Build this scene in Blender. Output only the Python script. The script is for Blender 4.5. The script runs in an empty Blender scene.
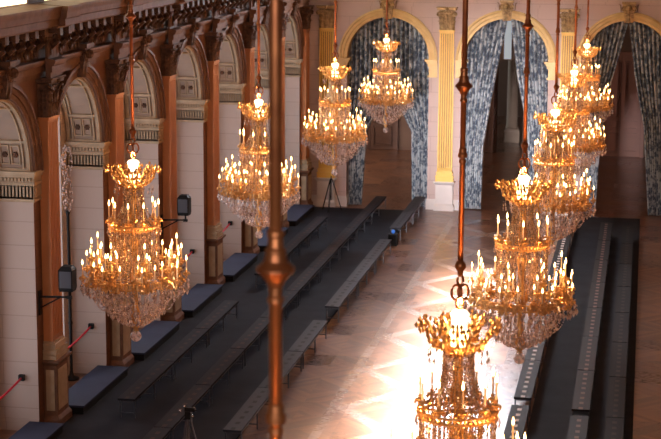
import bpy, bmesh, math, random
from mathutils import Matrix, Vector
PI = math.pi
random.seed(7)
S = bpy.context.scene
COL = S.collection

# ------------------------------------------------------------------ camera
cd = bpy.data.cameras.new('camera')
cam = bpy.data.objects.new('camera', cd)
COL.objects.link(cam)
f, cx, cy = 1700.0, 330.5, 219.5
a = Vector((650 - cx, -88 - cy, f)).normalized()
h = Vector((1, 0.005, 0))
r0 = (h - a * h.dot(a)).normalized()
dn = a.cross(-r0)
if dn.y < 0: dn = -dn
Rw = [r0, a, -dn]                       # world x, y, z axes in image-frame coordinates
right = Vector([v[0] for v in Rw]); down = Vector([v[1] for v in Rw]); fwd = Vector([v[2] for v in Rw])
M = Matrix.Identity(4)
for i in range(3):
    M[i][0] = right[i]; M[i][1] = -down[i]; M[i][2] = -fwd[i]
M[0][3], M[1][3], M[2][3] = 0, 0, 10
cam.matrix_world = M
cd.sensor_width = 36
cd.lens = f / 661 * 36
cd.clip_end = 300
cd.dof.use_dof = True
cd.dof.focus_distance = 27
cd.dof.aperture_fstop = 3.6
S.camera = cam

# ------------------------------------------------------------------ world, lights, exposure
w = bpy.data.worlds.new('world'); S.world = w; w.use_nodes = True
w.node_tree.nodes['Background'].inputs[0].default_value = (0.62, 0.72, 1.0, 1)
w.node_tree.nodes['Background'].inputs[1].default_value = 0.02

def area(name, loc, rot, sx, sy, power, color, spread=PI):
    l = bpy.data.lights.new(name, 'AREA'); l.shape = 'RECTANGLE'; l.size = sx; l.size_y = sy
    l.energy = power; l.color = color; l.spread = spread
    o = bpy.data.objects.new(name, l); COL.objects.link(o); o.location = loc; o.rotation_euler = rot
    return o
# overhead light added to brighten the aisle floor; the ceiling has no opening
area('aisle_fill', (-4.3, 35, 12.2), (0, 0, 0), 1.6, 24, 3000, (0.74, 0.82, 1.0), math.radians(14))
# fill and narrow beam added on the camera side to brighten the far wall
area('gallery_fill', (-3.5, 6, 9.0), (math.radians(82), 0, math.radians(6)), 8, 4, 90, (0.92, 0.9, 1.0), math.radians(60))
area('end_wall_fill', (-4.2, 5, 5.2), (math.radians(87), 0, math.radians(0.5)), 3, 1.6, 150, (1.0, 0.92, 0.95), math.radians(12))

vs = S.view_settings
vs.view_transform = 'Standard'; vs.look = 'None'; vs.exposure = 0.0; vs.gamma = 1.0; vs.use_curve_mapping = False
S.cycles.use_denoising = True
S.cycles.max_bounces = 6; S.cycles.diffuse_bounces = 3; S.cycles.glossy_bounces = 3
S.cycles.transmission_bounces = 4; S.cycles.transparent_max_bounces = 12
S.cycles.sample_clamp_indirect = 4; S.cycles.caustics_reflective = False; S.cycles.caustics_refractive = False
FLAME = 16.0
CANDLE_W = 50.0

# ------------------------------------------------------------------ materials
class N:
    """small node helper"""
    def __init__(self, name):
        self.m = bpy.data.materials.new(name); self.m.use_nodes = True
        self.t = self.m.node_tree; self.b = self.t.nodes['Principled BSDF']
    def n(self, typ, **kw):
        nd = self.t.nodes.new(typ)
        for k, v in kw.items(): setattr(nd, k, v)
        return nd
    def l(self, a_, b_): self.t.links.new(a_, b_)
    def coord(self, kind='Object', scale=(1, 1, 1), rot=(0, 0, 0)):
        c = self.n('ShaderNodeTexCoord'); mp = self.n('ShaderNodeMapping')
        mp.inputs['Scale'].default_value = scale; mp.inputs['Rotation'].default_value = rot
        self.l(c.outputs[kind], mp.inputs[0]); return mp.outputs[0]
    def ramp(self, src, stops):
        r = self.n('ShaderNodeValToRGB'); e = r.color_ramp.elements
        while len(e) < len(stops): e.new(0.5)
        for el, (p, c) in zip(e, stops): el.position = p; el.color = (*c, 1)
        self.l(src, r.inputs[0]); return r.outputs[0]
    def noise(self, vec, scale, detail=4, rough=0.55):
        t = self.n('ShaderNodeTexNoise'); t.inputs['Scale'].default_value = scale
        t.inputs['Detail'].default_value = detail; t.inputs['Roughness'].default_value = rough
        self.l(vec, t.inputs[0]); return t.outputs[0]
    def math(self, op, a_, b_=None, c_=None):
        m = self.n('ShaderNodeMath', operation=op)
        for i, v in enumerate((a_, b_, c_)):
            if v is None: continue
            if isinstance(v, (int, float)): m.inputs[i].default_value = v
            else: self.l(v, m.inputs[i])
        return m.outputs[0]
    def mix(self, fac, a_, b_):
        m = self.n('ShaderNodeMix', data_type='RGBA')
        if isinstance(fac, (int, float)): m.inputs[0].default_value = fac
        else: self.l(fac, m.inputs[0])
        for i, v in ((6, a_), (7, b_)):
            if isinstance(v, tuple): m.inputs[i].default_value = (*v, 1)
            else: self.l(v, m.inputs[i])
        return m.outputs[2]
    def bump(self, src, strength=0.3, dist=0.02):
        b = self.n('ShaderNodeBump'); b.inputs['Strength'].default_value = strength; b.inputs['Distance'].default_value = dist
        self.l(src, b.inputs['Height']); self.l(b.outputs[0], self.b.inputs['Normal'])
    def set(self, **kw):
        for k, v in kw.items():
            i = self.b.inputs[k.replace('_', ' ')]
            if isinstance(v, tuple): i.default_value = (*v, 1)
            elif isinstance(v, (int, float)): i.default_value = v
            else: self.l(v, i)
        return self

def mottled(name, c1, c2, scale=3, rough=0.6, metal=0.0, bump=0.0, coord='Object', **kw):
    m = N(name); v = m.coord(coord)
    nz = m.noise(v, scale)
    m.set(Base_Color=m.ramp(nz, [(0.3, c1), (0.7, c2)]), Roughness=rough, Metallic=metal, **kw)
    if bump: m.bump(m.noise(v, scale * 6), bump, 0.01)
    return m.m

# parquet floor
def parquet():
    m = N('oak_parquet'); v = m.coord('Object')
    sx = m.n('ShaderNodeSeparateXYZ'); m.l(v, sx.inputs[0]); X, Y = sx.outputs[0], sx.outputs[1]
    # square panels of oak blocks, each laid in its own direction
    bx_ = m.math('FLOOR', m.math('DIVIDE', X, 0.95)); by_ = m.math('FLOOR', m.math('DIVIDE', Y, 0.95))
    cb = m.n('ShaderNodeCombineXYZ'); m.l(bx_, cb.inputs[0]); m.l(by_, cb.inputs[1])
    wb = m.n('ShaderNodeTexWhiteNoise', noise_dimensions='2D'); m.l(cb.outputs[0], wb.inputs['Vector'])
    par = m.math('MODULO', m.math('ADD', m.math('ADD', bx_, by_), 200), 2)
    s1 = m.math('ADD', X, Y); s2 = m.math('SUBTRACT', X, Y)
    sd = m.math('ADD', m.math('MULTIPLY', par, s1), m.math('MULTIPLY', m.math('SUBTRACT', 1, par), s2))
    cell = m.math('FLOOR', m.math('DIVIDE', sd, 0.17))
    c2 = m.n('ShaderNodeCombineXYZ'); m.l(cell, c2.inputs[0]); m.l(m.math('ADD', bx_, m.math('MULTIPLY', by_, 7)), c2.inputs[1])
    wn = m.n('ShaderNodeTexWhiteNoise', noise_dimensions='2D'); m.l(c2.outputs[0], wn.inputs['Vector'])
    gv = m.coord('Object', (1.2, 9, 1)); g = m.noise(gv, 2.5, 5)
    big = m.noise(m.coord('Object'), 0.35, 2)
    tone = m.math('ADD', m.math('ADD', m.math('MULTIPLY', wn.outputs[0], 0.30), m.math('MULTIPLY', wb.outputs[0], 0.30)), m.math('MULTIPLY', g, 0.4))
    base = m.ramp(tone, [(0.25, (0.075, 0.024, 0.010)), (0.5, (0.165, 0.060, 0.026)), (0.75, (0.27, 0.115, 0.052))])
    # pale inlay: border band and crossing diagonals in the middle of the aisle
    xs = m.math('ADD', X, 4.65)
    axs = m.math('ABSOLUTE', xs)
    band = m.math('LESS_THAN', m.math('ABSOLUTE', m.math('SUBTRACT', axs, 1.35)), 0.10)
    inside = m.math('LESS_THAN', axs, 1.25)
    d1 = m.math('LESS_THAN', m.math('ABSOLUTE', m.math('SUBTRACT', m.math('PINGPONG', m.math('ADD', Y, m.math('MULTIPLY', xs, 1.3)), 3.0), 1.5)), 0.24)
    d2 = m.math('LESS_THAN', m.math('ABSOLUTE', m.math('SUBTRACT', m.math('PINGPONG', m.math('SUBTRACT', Y, m.math('MULTIPLY', xs, 1.3)), 3.0), 1.5)), 0.24)
    dg = m.math('MULTIPLY', m.math('MAXIMUM', d1, d2), inside)
    lim = m.math('MULTIPLY', m.math('LESS_THAN', Y, 55.5), m.math('MAXIMUM', band, dg))
    c = m.mix(m.math('MULTIPLY', lim, 0.22), base, (0.62, 0.52, 0.42))
    c = m.mix(m.math('MULTIPLY', big, 0.35), c, (0.14, 0.07, 0.035))
    rg = m.math('ADD', m.math('ADD', 0.15, m.math('MULTIPLY', wb.outputs[0], 0.10)), m.math('MULTIPLY', m.noise(gv, 5, 3), 0.25))
    rg = m.math('SUBTRACT', rg, m.math('MULTIPLY', lim, 0.06))
    m.set(Base_Color=c, Roughness=rg)
    m.b.inputs['Coat Weight'].default_value = 0.6; m.b.inputs['Coat Roughness'].default_value = 0.19
    m.bump(g, 0.12, 0.01)
    return m.m

def masonry(name, c1, c2, joint, bw, bh, horiz):
    """coursed stone; horiz = 'X' or 'Y' the horizontal axis in world space"""
    m = N(name); c = m.n('ShaderNodeTexCoord'); sx = m.n('ShaderNodeSeparateXYZ'); m.l(c.outputs['Object'], sx.inputs[0])
    cb = m.n('ShaderNodeCombineXYZ'); m.l(m.math('ADD', sx.outputs[0], sx.outputs[1]), cb.inputs[0]); m.l(sx.outputs[2], cb.inputs[1])
    b = m.n('ShaderNodeTexBrick'); m.l(cb.outputs[0], b.inputs[0])
    b.inputs['Scale'].default_value = 1; b.inputs['Brick Width'].default_value = bw; b.inputs['Row Height'].default_value = bh
    b.inputs['Mortar Size'].default_value = 0.008; b.inputs['Color1'].default_value = (*c1, 1); b.inputs['Color2'].default_value = (*c2, 1); b.inputs['Mortar'].default_value = (*joint, 1)
    nz = m.noise(c.outputs['Object'], 2.0)
    m.set(Base_Color=m.mix(m.math('MULTIPLY', nz, 0.3), b.outputs[0], joint), Roughness=0.7, Specular_IOR_Level=0.25)
    m.bump(b.outputs['Fac'], -0.3, 0.01)
    return m.m

def flat(name, c, rough=0.5, metal=0.0, **kw):
    m = N(name); v = m.coord('Object')
    m.set(Base_Color=m.mix(m.math('MULTIPLY', m.noise(v, 8), 0.25), c, tuple(x * 0.7 for x in c)), Roughness=rough, Metallic=metal, **kw); return m.m

def emit(name, c, s):
    m = N(name); m.set(Base_Color=c, Roughness=0.4); m.b.inputs['Emission Color'].default_value = (*c, 1)
    m.b.inputs['Emission Strength'].default_value = s; return m.m

def damask():
    m = N('blue_damask'); v = m.coord('UV')
    vo = m.n('ShaderNodeTexVoronoi'); vo.inputs['Scale'].default_value = 1.0
    v2 = m.coord('UV', (7.0, 5.0, 1)); m.l(v2, vo.inputs[0])
    nz = m.noise(m.coord('UV', (16, 11, 1)), 1.0, 5, 0.6)
    k = m.math('ADD', m.math('MULTIPLY', vo.outputs['Distance'], 0.5), nz)
    c = m.ramp(k, [(0.62, (0.03, 0.055, 0.10)), (0.72, (0.10, 0.15, 0.21)), (0.84, (0.46, 0.52, 0.56))])
    m.set(Base_Color=c, Roughness=0.5); m.b.inputs['Sheen Weight'].default_value = 0.2
    return m.m

def crystal(name, tint, tl=0.35):
    m = bpy.data.materials.new(name); m.use_nodes = True; t = m.node_tree; t.nodes.clear()
    out = t.nodes.new('ShaderNodeOutputMaterial')
    g = t.nodes.new('ShaderNodeBsdfGlossy'); g.inputs['Roughness'].default_value = 0.12; g.inputs['Color'].default_value = (1, 0.93, 0.88, 1)
    tr = t.nodes.new('ShaderNodeBsdfTranslucent'); tr.inputs['Color'].default_value = (*tint, 1)
    gl = t.nodes.new('ShaderNodeBsdfTransparent'); gl.inputs['Color'].default_value = (0.9, 0.85, 0.82, 1)
    nz = t.nodes.new('ShaderNodeTexNoise'); nz.inputs['Scale'].default_value = 16
    tc_ = t.nodes.new('ShaderNodeTexCoord'); t.links.new(tc_.outputs['Object'], nz.inputs[0])
    m1 = t.nodes.new('ShaderNodeMixShader'); m2 = t.nodes.new('ShaderNodeMixShader')
    mr = t.nodes.new('ShaderNodeMapRange'); t.links.new(nz.outputs[0], mr.inputs[0]); mr.inputs['From Min'].default_value = 0.38; mr.inputs['From Max'].default_value = 0.56
    mr.inputs['To Min'].default_value = tl - 0.45; mr.inputs['To Max'].default_value = min(1.0, tl + 0.2); t.links.new(mr.outputs[0], m1.inputs[0])
    t.links.new(gl.outputs[0], m1.inputs[1]); t.links.new(tr.outputs[0], m1.inputs[2])
    fr = t.nodes.new('ShaderNodeMapRange'); t.links.new(nz.outputs[0], fr.inputs[0])
    fr.inputs['From Min'].default_value = 0.35; fr.inputs['From Max'].default_value = 0.65; fr.inputs['To Min'].default_value = 0.5; fr.inputs['To Max'].default_value = 0.05
    t.links.new(fr.outputs[0], m2.inputs[0])
    t.links.new(m1.outputs[0], m2.inputs[1]); t.links.new(g.outputs[0], m2.inputs[2]); t.links.new(m2.outputs[0], out.inputs[0])
    return m

def bench_mat(name, base, mark, rough):
    m = N(name); v = m.coord('Object')
    sx = m.n('ShaderNodeSeparateXYZ'); m.l(v, sx.inputs[0]); X, Y, Z = sx.outputs
    inx = m.math('LESS_THAN', m.math('ABSOLUTE', X), 0.042)
    fy = m.math('MODULO', m.math('ADD', Y, 10 * 0.36), 0.36)
    iny = m.math('LESS_THAN', fy, 0.15)
    top = m.math('GREATER_THAN', Z, 0.445)
    k = m.math('MULTIPLY', m.math('MULTIPLY', inx, iny), top)
    nz = m.noise(v, 6)
    b = m.mix(m.math('MULTIPLY', nz, 0.4), base, tuple(x * 0.5 for x in base))
    m.set(Base_Color=m.mix(k, b, mark), Roughness=rough, Specular_IOR_Level=0.12); return m.m

MT = dict(
    parquet=parquet(),
    facade=masonry('lamplit_ashlar', (0.19, 0.088, 0.05), (0.18, 0.082, 0.047), (0.12, 0.06, 0.035), 1.4, 0.46, 'Y'),  # orange cast of the chandeliers is put into the stone colour
    jamb=masonry('cream_ashlar', (0.50, 0.405, 0.345), (0.49, 0.395, 0.335), (0.37, 0.295, 0.245), 7.3, 0.46, 'X'),
    endwall=masonry('pale_pink_stone', (0.62, 0.50, 0.47), (0.60, 0.48, 0.45), (0.45, 0.35, 0.32), 1.4, 0.5, 'X'),
    mould=mottled('carved_stone', (0.115, 0.052, 0.028), (0.18, 0.088, 0.048), 6, 0.65, 0, 0.2, Specular_IOR_Level=0.25),
    groove_shade=mottled('shaded_flutes', (0.36, 0.19, 0.06), (0.42, 0.23, 0.07), 3, 0.6),  # shade of the grooves put into the colour so the flutes read
    soffit=mottled('soffit_stone', (0.30, 0.215, 0.155), (0.34, 0.25, 0.18), 2, 0.6),
    impost=mottled('gilded_cream_stone', (0.34, 0.24, 0.13), (0.46, 0.34, 0.21), 5, 0.45),
    dark_bronze=mottled('dark_patinated_carving', (0.045, 0.022, 0.012), (0.15, 0.07, 0.035), 12, 0.6, 0.0, Specular_IOR_Level=0.25),
    gold_shaft=mottled('gilded_shaft', (0.80, 0.50, 0.09), (0.90, 0.60, 0.14), 2, 0.42, 0.1),
    lamplit_shaft=mottled('lamplit_gilt_shaft', (0.48, 0.185, 0.065), (0.56, 0.235, 0.085), 2, 0.42, 0.1),  # same gilding as the far wall, with orange candle light in the colour
    archgold=mottled('gilded_arch_moulding', (0.60, 0.42, 0.17), (0.74, 0.55, 0.25), 3, 0.45, 0.15),
    white_stone=mottled('pale_marble', (0.66, 0.62, 0.60), (0.74, 0.70, 0.68), 2, 0.4),
    capital_gold=mottled('antique_gilt_capital', (0.14, 0.085, 0.04), (0.55, 0.38, 0.17), 9, 0.45, 0.3),
    gilt=mottled('gilt_bronze', (0.72, 0.38, 0.13), (0.95, 0.62, 0.27), 20, 0.3, 0.8),
    copper=mottled('coppered_rod', (0.27, 0.08, 0.025), (0.42, 0.14, 0.042), 6, 0.36, 0.7),
    ivory=flat('ivory_candle', (0.85, 0.62, 0.36), 0.5),
    crystal=crystal('amber_crystal', (1.0, 0.78, 0.58), 0.78),
    crystal_clear=crystal('clear_crystal', (1.0, 0.86, 0.80), 0.75),
    flame=emit('candle_flame', (1.0, 0.58, 0.22), FLAME),
    crown_glow=emit('lit_crown_glass', (1.0, 0.70, 0.36), 7.0),
    daylight=emit('daylight_glass', (0.80, 0.86, 1.0), 2.0),
    clerestory=emit('clerestory_glass', (1.0, 0.86, 0.55), 2.6),
    curtain=damask(),
    carpet=mottled('black_matting', (0.013, 0.014, 0.019), (0.021, 0.023, 0.031), 1.5, 0.85, Specular_IOR_Level=0.15),
    deck_daylit=mottled('daylight_tinted_decking', (0.026, 0.033, 0.062), (0.036, 0.045, 0.08), 2, 0.7, Specular_IOR_Level=0.2),  # blue of the window daylight is put into the deck colour
    bench_grey=bench_mat('grey_bench', (0.045, 0.047, 0.058), (0.010, 0.010, 0.012), 0.6),
    bench_dark=bench_mat('dark_bench', (0.017, 0.018, 0.024), (0.055, 0.034, 0.03), 0.6),
    bench_black=bench_mat('black_bench', (0.008, 0.008, 0.009), (0.03, 0.02, 0.018), 0.7),
    bench_white=bench_mat('dark_bench_white_marks', (0.014, 0.014, 0.019), (0.85, 0.80, 0.80), 0.6),
    bench_pink=bench_mat('dark_bench_pink_marks', (0.010, 0.010, 0.012), (0.20, 0.12, 0.10), 0.6),
    steel=flat('dark_steel', (0.09, 0.095, 0.11), 0.4, 0.5),
    black=flat('black_plastic', (0.008, 0.008, 0.008), 0.6, Specular_IOR_Level=0.2),
    rope=flat('crimson_rope', (0.62, 0.02, 0.05), 0.6),
    wood_dark=mottled('reddish_wood_panelling', (0.10, 0.045, 0.03), (0.15, 0.07, 0.045), 3, 0.45),
    door_pink=mottled('rose_painted_door', (0.36, 0.17, 0.13), (0.42, 0.20, 0.15), 2, 0.45),
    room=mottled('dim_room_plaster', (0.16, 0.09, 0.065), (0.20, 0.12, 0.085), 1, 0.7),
    plaster=mottled('ceiling_plaster', (0.35, 0.27, 0.20), (0.42, 0.32, 0.24), 1, 0.7),
    lace=emit('sunlit_lace', (1.0, 0.86, 0.62), 0.9),
    blue_ball=emit('blue_beacon', (0.03, 0.16, 0.6), 0.5),
)

# ------------------------------------------------------------------ mesh helpers
class MB:
    def __init__(s): s.v = []; s.f = []; s.mi = []; s.uv = None
    def add(s, vs, fs, mi=0):
        k = len(s.v); s.v += [tuple(p) for p in vs]; s.f += [tuple(i + k for i in q) for q in fs]; s.mi += [mi] * len(fs); return s
    def box(s, x0, x1, y0, y1, z0, z1, mi=0):
        return s.add([(x0, y0, z0), (x1, y0, z0), (x1, y1, z0), (x0, y1, z0), (x0, y0, z1), (x1, y0, z1), (x1, y1, z1), (x0, y1, z1)],
                     [(0, 3, 2, 1), (4, 5, 6, 7), (0, 1, 5, 4), (1, 2, 6, 5), (2, 3, 7, 6), (3, 0, 4, 7)], mi)
    def frust(s, x0, x1, y0, y1, z0, X0, X1, Y0, Y1, z1, mi=0):
        return s.add([(x0, y0, z0), (x1, y0, z0), (x1, y1, z0), (x0, y1, z0), (X0, Y0, z1), (X1, Y0, z1), (X1, Y1, z1), (X0, Y1, z1)],
                     [(0, 3, 2, 1), (4, 5, 6, 7), (0, 1, 5, 4), (1, 2, 6, 5), (2, 3, 7, 6), (3, 0, 4, 7)], mi)
    def lathe(s, prof, n=16, c=(0, 0), mi=0):
        vs = []; fs = []
        for r, z in prof:
            for i in range(n):
                t = 2 * PI * i / n; vs.append((c[0] + r * math.cos(t), c[1] + r * math.sin(t), z))
        for j in range(len(prof) - 1):
            for i in range(n):
                fs.append((j * n + i, j * n + (i + 1) % n, (j + 1) * n + (i + 1) % n, (j + 1) * n + i))
        fs.append(tuple(range(n - 1, -1, -1))); fs.append(tuple((len(prof) - 1) * n + i for i in range(n)))
        return s.add(vs, fs, mi)
    def tube(s, pts, r, n=6, mi=0, closed=False):
        pts = [Vector(p) for p in pts]; vs = []; fs = []; m = len(pts)
        rr = r if isinstance(r, (list, tuple)) else [r] * m
        for j, p in enumerate(pts):
            if closed: d = pts[(j + 1) % m] - pts[j - 1]
            else: d = pts[min(j + 1, m - 1)] - pts[max(j - 1, 0)]
            d.normalize(); up = Vector((0, 0, 1)) if abs(d.z) < 0.9 else Vector((1, 0, 0))
            u = d.cross(up).normalized(); v = u.cross(d)
            for i in range(n):
                t = 2 * PI * i / n; vs.append(p + (u * math.cos(t) + v * math.sin(t)) * rr[j])
        for j in range(m if closed else m - 1):
            k = (j + 1) % m
            for i in range(n): fs.append((j * n + i, j * n + (i + 1) % n, k * n + (i + 1) % n, k * n + i))
        if not closed: fs.append(tuple(range(n))[::-1]); fs.append(tuple((m - 1) * n + i for i in range(n)))
        return s.add(vs, fs, mi)
    def bead(s, p, r, hh=None, mi=0):
        x, y, z = p; hh = hh or r
        return s.add([(x + r, y, z), (x, y + r, z), (x - r, y, z), (x, y - r, z), (x, y, z + hh), (x, y, z - hh)],
                     [(0, 1, 4), (1, 2, 4), (2, 3, 4), (3, 0, 4), (1, 0, 5), (2, 1, 5), (3, 2, 5), (0, 3, 5)], mi)
    def ball(s, p, r, sz=1.0, n=8, mi=0):
        x, y, z = p; prof = [(r * math.sin(PI * (j + 0.02) / (n * 0.5 + 0.04)), z - sz * r * math.cos(PI * j / (n * 0.5))) for j in range(n // 2 + 1)]
        return s.lathe(prof, n, (x, y), mi)
    def leaf(s, o, out, side, w_, hgt, curl, mi=0, nseg=5):
        """acanthus leaf: rises hgt from o, tip curls towards out"""
        o = Vector(o); out = Vector(out); side = Vector(side); vs = []; fs = []
        for j in range(nseg + 1):
            t = j / nseg
            p = o + Vector((0, 0, hgt * math.sin(t * 1.9) / math.sin(1.57))) + out * (curl * t ** 2.2)
            ww = w_ * (1 - 0.75 * t ** 3) * (0.75 + 0.25 * math.cos(j * PI))
            vs += [p - side * ww, p + out * (0.25 * w_), p + side * ww, p - out * 0.3 * w_]
        for j in range(nseg):
            for i in range(4): fs.append((j * 4 + i, j * 4 + (i + 1) % 4, j * 4 + 4 + (i + 1) % 4, j * 4 + 4 + i))
        fs.append((0, 3, 2, 1)); fs.append(tuple(nseg * 4 + i for i in range(4)))
        return s.add(vs, fs, mi)
    def build(s, name, mats, parent=None, smooth=False, loc=None):
        me = bpy.data.meshes.new(name); me.from_pydata(s.v, [], s.f)
        if not isinstance(mats, (list, tuple)): mats = [mats]
        for m in mats: me.materials.append(m)
        me.polygons.foreach_set('material_index', s.mi)
        if smooth: me.polygons.foreach_set('use_smooth', [True] * len(s.f))
        if s.uv:
            ul = me.uv_layers.new(name='uv')
            for lp in me.loops: ul.data[lp.index].uv = s.uv[lp.vertex_index]
        me.update()
        bm = bmesh.new(); bm.from_mesh(me); bmesh.ops.recalc_face_normals(bm, faces=bm.faces); bm.to_mesh(me); bm.free()
        o = bpy.data.objects.new(name, me); COL.objects.link(o)
        if parent: o.parent = parent
        if loc: o.location = loc
        return o

def empty(name, loc=(0, 0, 0), rz=0):
    o = bpy.data.objects.new(name, None); COL.objects.link(o); o.location = loc; o.rotation_euler = (0, 0, rz); o.empty_display_size = 0.2; return o
def tag(o, label=None, cat=None, group=None, kind=None):
    if label: o['label'] = label
    if cat: o['category'] = cat
    if group: o['group'] = group
    if kind: o['kind'] = kind
    return o
def struct(o): o['kind'] = 'structure'; return o
def kids(o, table): return table.get(o.name, [])
def copy_tree(root, loc, rz=0, label=None):
    """copy a thing with its parts and sub-parts"""
    r = root.copy(); COL.objects.link(r); r.location = loc; r.rotation_euler = (0, 0, rz)
    if label: r['label'] = label
    for ch in list(root.children):
        c = ch.copy(); COL.objects.link(c); c.parent = r
        for g in list(ch.children):
            d = g.copy(); COL.objects.link(d); d.parent = c
    return r

# ------------------------------------------------------------------ setting
WX = -11.3                                        # hall face of the left arcade
PITCH = 4.22
JY = [30.26 + PITCH * k for k in range(-1, 7)]    # near jamb of every pier
PW = 1.10                                         # pier width
SPR, RAD = 5.10, (PITCH - 1.10) / 2
EY = 56.7

fl = MB(); fl.box(-16, 8, -2, 95, -0.3, 0); struct(fl.build('floor', MT['parquet']))
ce = MB(); ce.box(-13, 5, 3, 57.5, 12.6, 12.9)
for y in range(6, 57, 5): ce.box(-11.3, 2, y - 0.2, y + 0.2, 12.3, 12.6)
struct(ce.build('ceiling', MT['plaster']))

def arcade(mb, openings, u0, u1, zb, zt, spring, rad, d0, d1, mp, n=20):
    """wall with round arched openings; mp(u, depth, z) maps into the world"""
    def slab(ua, ub, za, zc):
        vs = [mp(ua, d0, za), mp(ub, d0, za), mp(ub, d1, za), mp(ua, d1, za), mp(ua, d0, zc), mp(ub, d0, zc), mp(ub, d1, zc), mp(ua, d1, zc)]
        mb.add(vs, [(0, 3, 2, 1), (4, 5, 6, 7), (0, 1, 5, 4), (1, 2, 6, 5), (2, 3, 7, 6), (3, 0, 4, 7)])
    cur = u0
    for c in openings:
        slab(cur, c - rad, zb, zt); cur = c + rad
        for i in range(n):
            t0 = PI - PI * i / n; t1 = PI - PI * (i + 1) / n
            ua, za = c + rad * math.cos(t0), spring + rad * math.sin(t0)
            ub, zc = c + rad * math.cos(t1), spring + rad * math.sin(t1)
            vs = [mp(ua, d0, za), mp(ub, d0, zc), mp(ub, d1, zc), mp(ua, d1, za), mp(ua, d0, zt), mp(ub, d0, zt), mp(ub, d1, zt), mp(ua, d1, zt)]
            mb.add(vs, [(0, 3, 2, 1), (4, 5, 6, 7), (0, 1, 5, 4), (1, 2, 6, 5), (2, 3, 7, 6), (3, 0, 4, 7)])
    slab(cur, u1, zb, zt)

def arc_band(mb, c, spring, r_in, r_out, d0, d1, mp, n=28, t0=0.0, t1=PI, mi=0, steps=None):
    """half-ring of rectangular or stepped section"""
    steps = steps or [(r_in, d0), (r_in, d1), (r_out, d1), (r_out, d0)]
    vs = []; fs = []; k = len(steps)
    for i in range(n + 1):
        t = t0 + (t1 - t0) * i / n
        for r, d in steps: vs.append(mp(c + r * math.cos(t), d, spring + r * math.sin(t)))
    for i in range(n):
        for j in range(k): fs.append((i * k + j, i * k + (j + 1) % k, (i + 1) * k + (j + 1) % k, (i + 1) * k + j))
    fs.append(tuple(range(k))); fs.append(tuple(n * k + j for j in range(k)))
    mb.add(vs, fs, mi)

# depth grows away from the hall: left wall -> -x, far wall -> +y
mpL = lambda u, d, z: (WX - d, u, z)
mpE = lambda u, d, z: (u, EY + d, z)
DL, DE = 0.80, 0.9
centL = [y + PW + RAD for y in JY[:-1]]
wl = MB(); arcade(wl, centL, JY[0], 58.5, 0, 8.26, SPR, RAD, 0.012, DL, mpL)
wl.box(WX - 0.8, WX, -0.5, JY[0], 0, 12.6)
wl.box(WX - 0.8, WX - 0.1, JY[0], 58.5, 10.6, 12.6)
for y in JY: wl.box(WX - 0.8, WX - 0.05, y + 0.1, y + 1.0, 8.26, 10.6)
struct(wl.build('wall_left', MT['facade']))

# cream jamb facings on every pier, base mould and impost entablature
for k, y in enumerate(JY):
    j = MB()
    for s0, s1 in ((y - 0.012, y), (y + PW, y + PW + 0.012)):
        j.box(WX - DL, WX + 0.0, s0, s1, 0.0, SPR)
    j.box(WX - DL, WX - 0.0, y - 0.045, y, 0, 0.16); j.box(WX - DL, WX - 0.0, y - 0.03, y, 0.16, 0.24)
    struct(j.build('trim_1', MT['jamb']))
    im = MB()
    def ring(z0, z1, p):
        im.box(WX - DL, WX + 0.012 + p * 0.6, y - 0.012 - p, y + PW + 0.012 + p, z0, z1)
    ring(4.52, 4.58, 0.03); ring(4.58, 4.86, 0.0); ring(4.84, 4.90, 0.05); ring(4.90, 5.00, 0.03)
    ring(5.00, 5.05, 0.09); ring(5.05, 5.12, 0.14)
    for i in range(11):       # short flutes and dentils facing the near side
        x = WX - DL + 0.04 + i * 0.07
        im.box(x, x + 0.035, y - 0.035, y, 4.62, 4.82)
        im.box(x, x + 0.04, y - 0.085, y, 4.93, 4.99)
    for i in range(15):
        yy = y + 0.02 + i * 0.072
        im.box(WX, WX + 0.035, yy, yy + 0.036, 4.62, 4.82)
    struct(im.build('trim_2', MT['impost']))

# soffit panels, arch mouldings, keystones
def keystone_mesh(sz=1.0):
    k = MB(); k.frust(-0.13, 0.13, -0.16, 0.0, 0.0, -0.2, 0.2, -0.26, 0.0, 0.62)
    k.box(-0.23, 0.23, -0.3, 0, 0.6, 0.68)
    for sx in (-1, 1):
        k.tube([(sx * (0.15 + 0.07 * math.cos(t)), -0.24, 0.46 + 0.08 * math.sin(t)) for t in [i * 0.7 for i in range(9)]], 0.03, 5, closed=True)
        k.leaf((sx * 0.1, -0.15, 0.02), (0, -1, 0), (1, 0, 0), 0.06, 0.3, 0.12)
        k.leaf((sx * 0.26, -0.08, 0.35), (sx, -0.3, 0), (0, 1, 0), 0.05, 0.25, 0.1)
    k.leaf((0, -0.18, 0.0), (0, -1, 0), (1, 0, 0), 0.08, 0.4, 0.14)
    k.ball((0, -0.28, 0.47), 0.09, 1.1)
    return k
keyL = None
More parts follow.
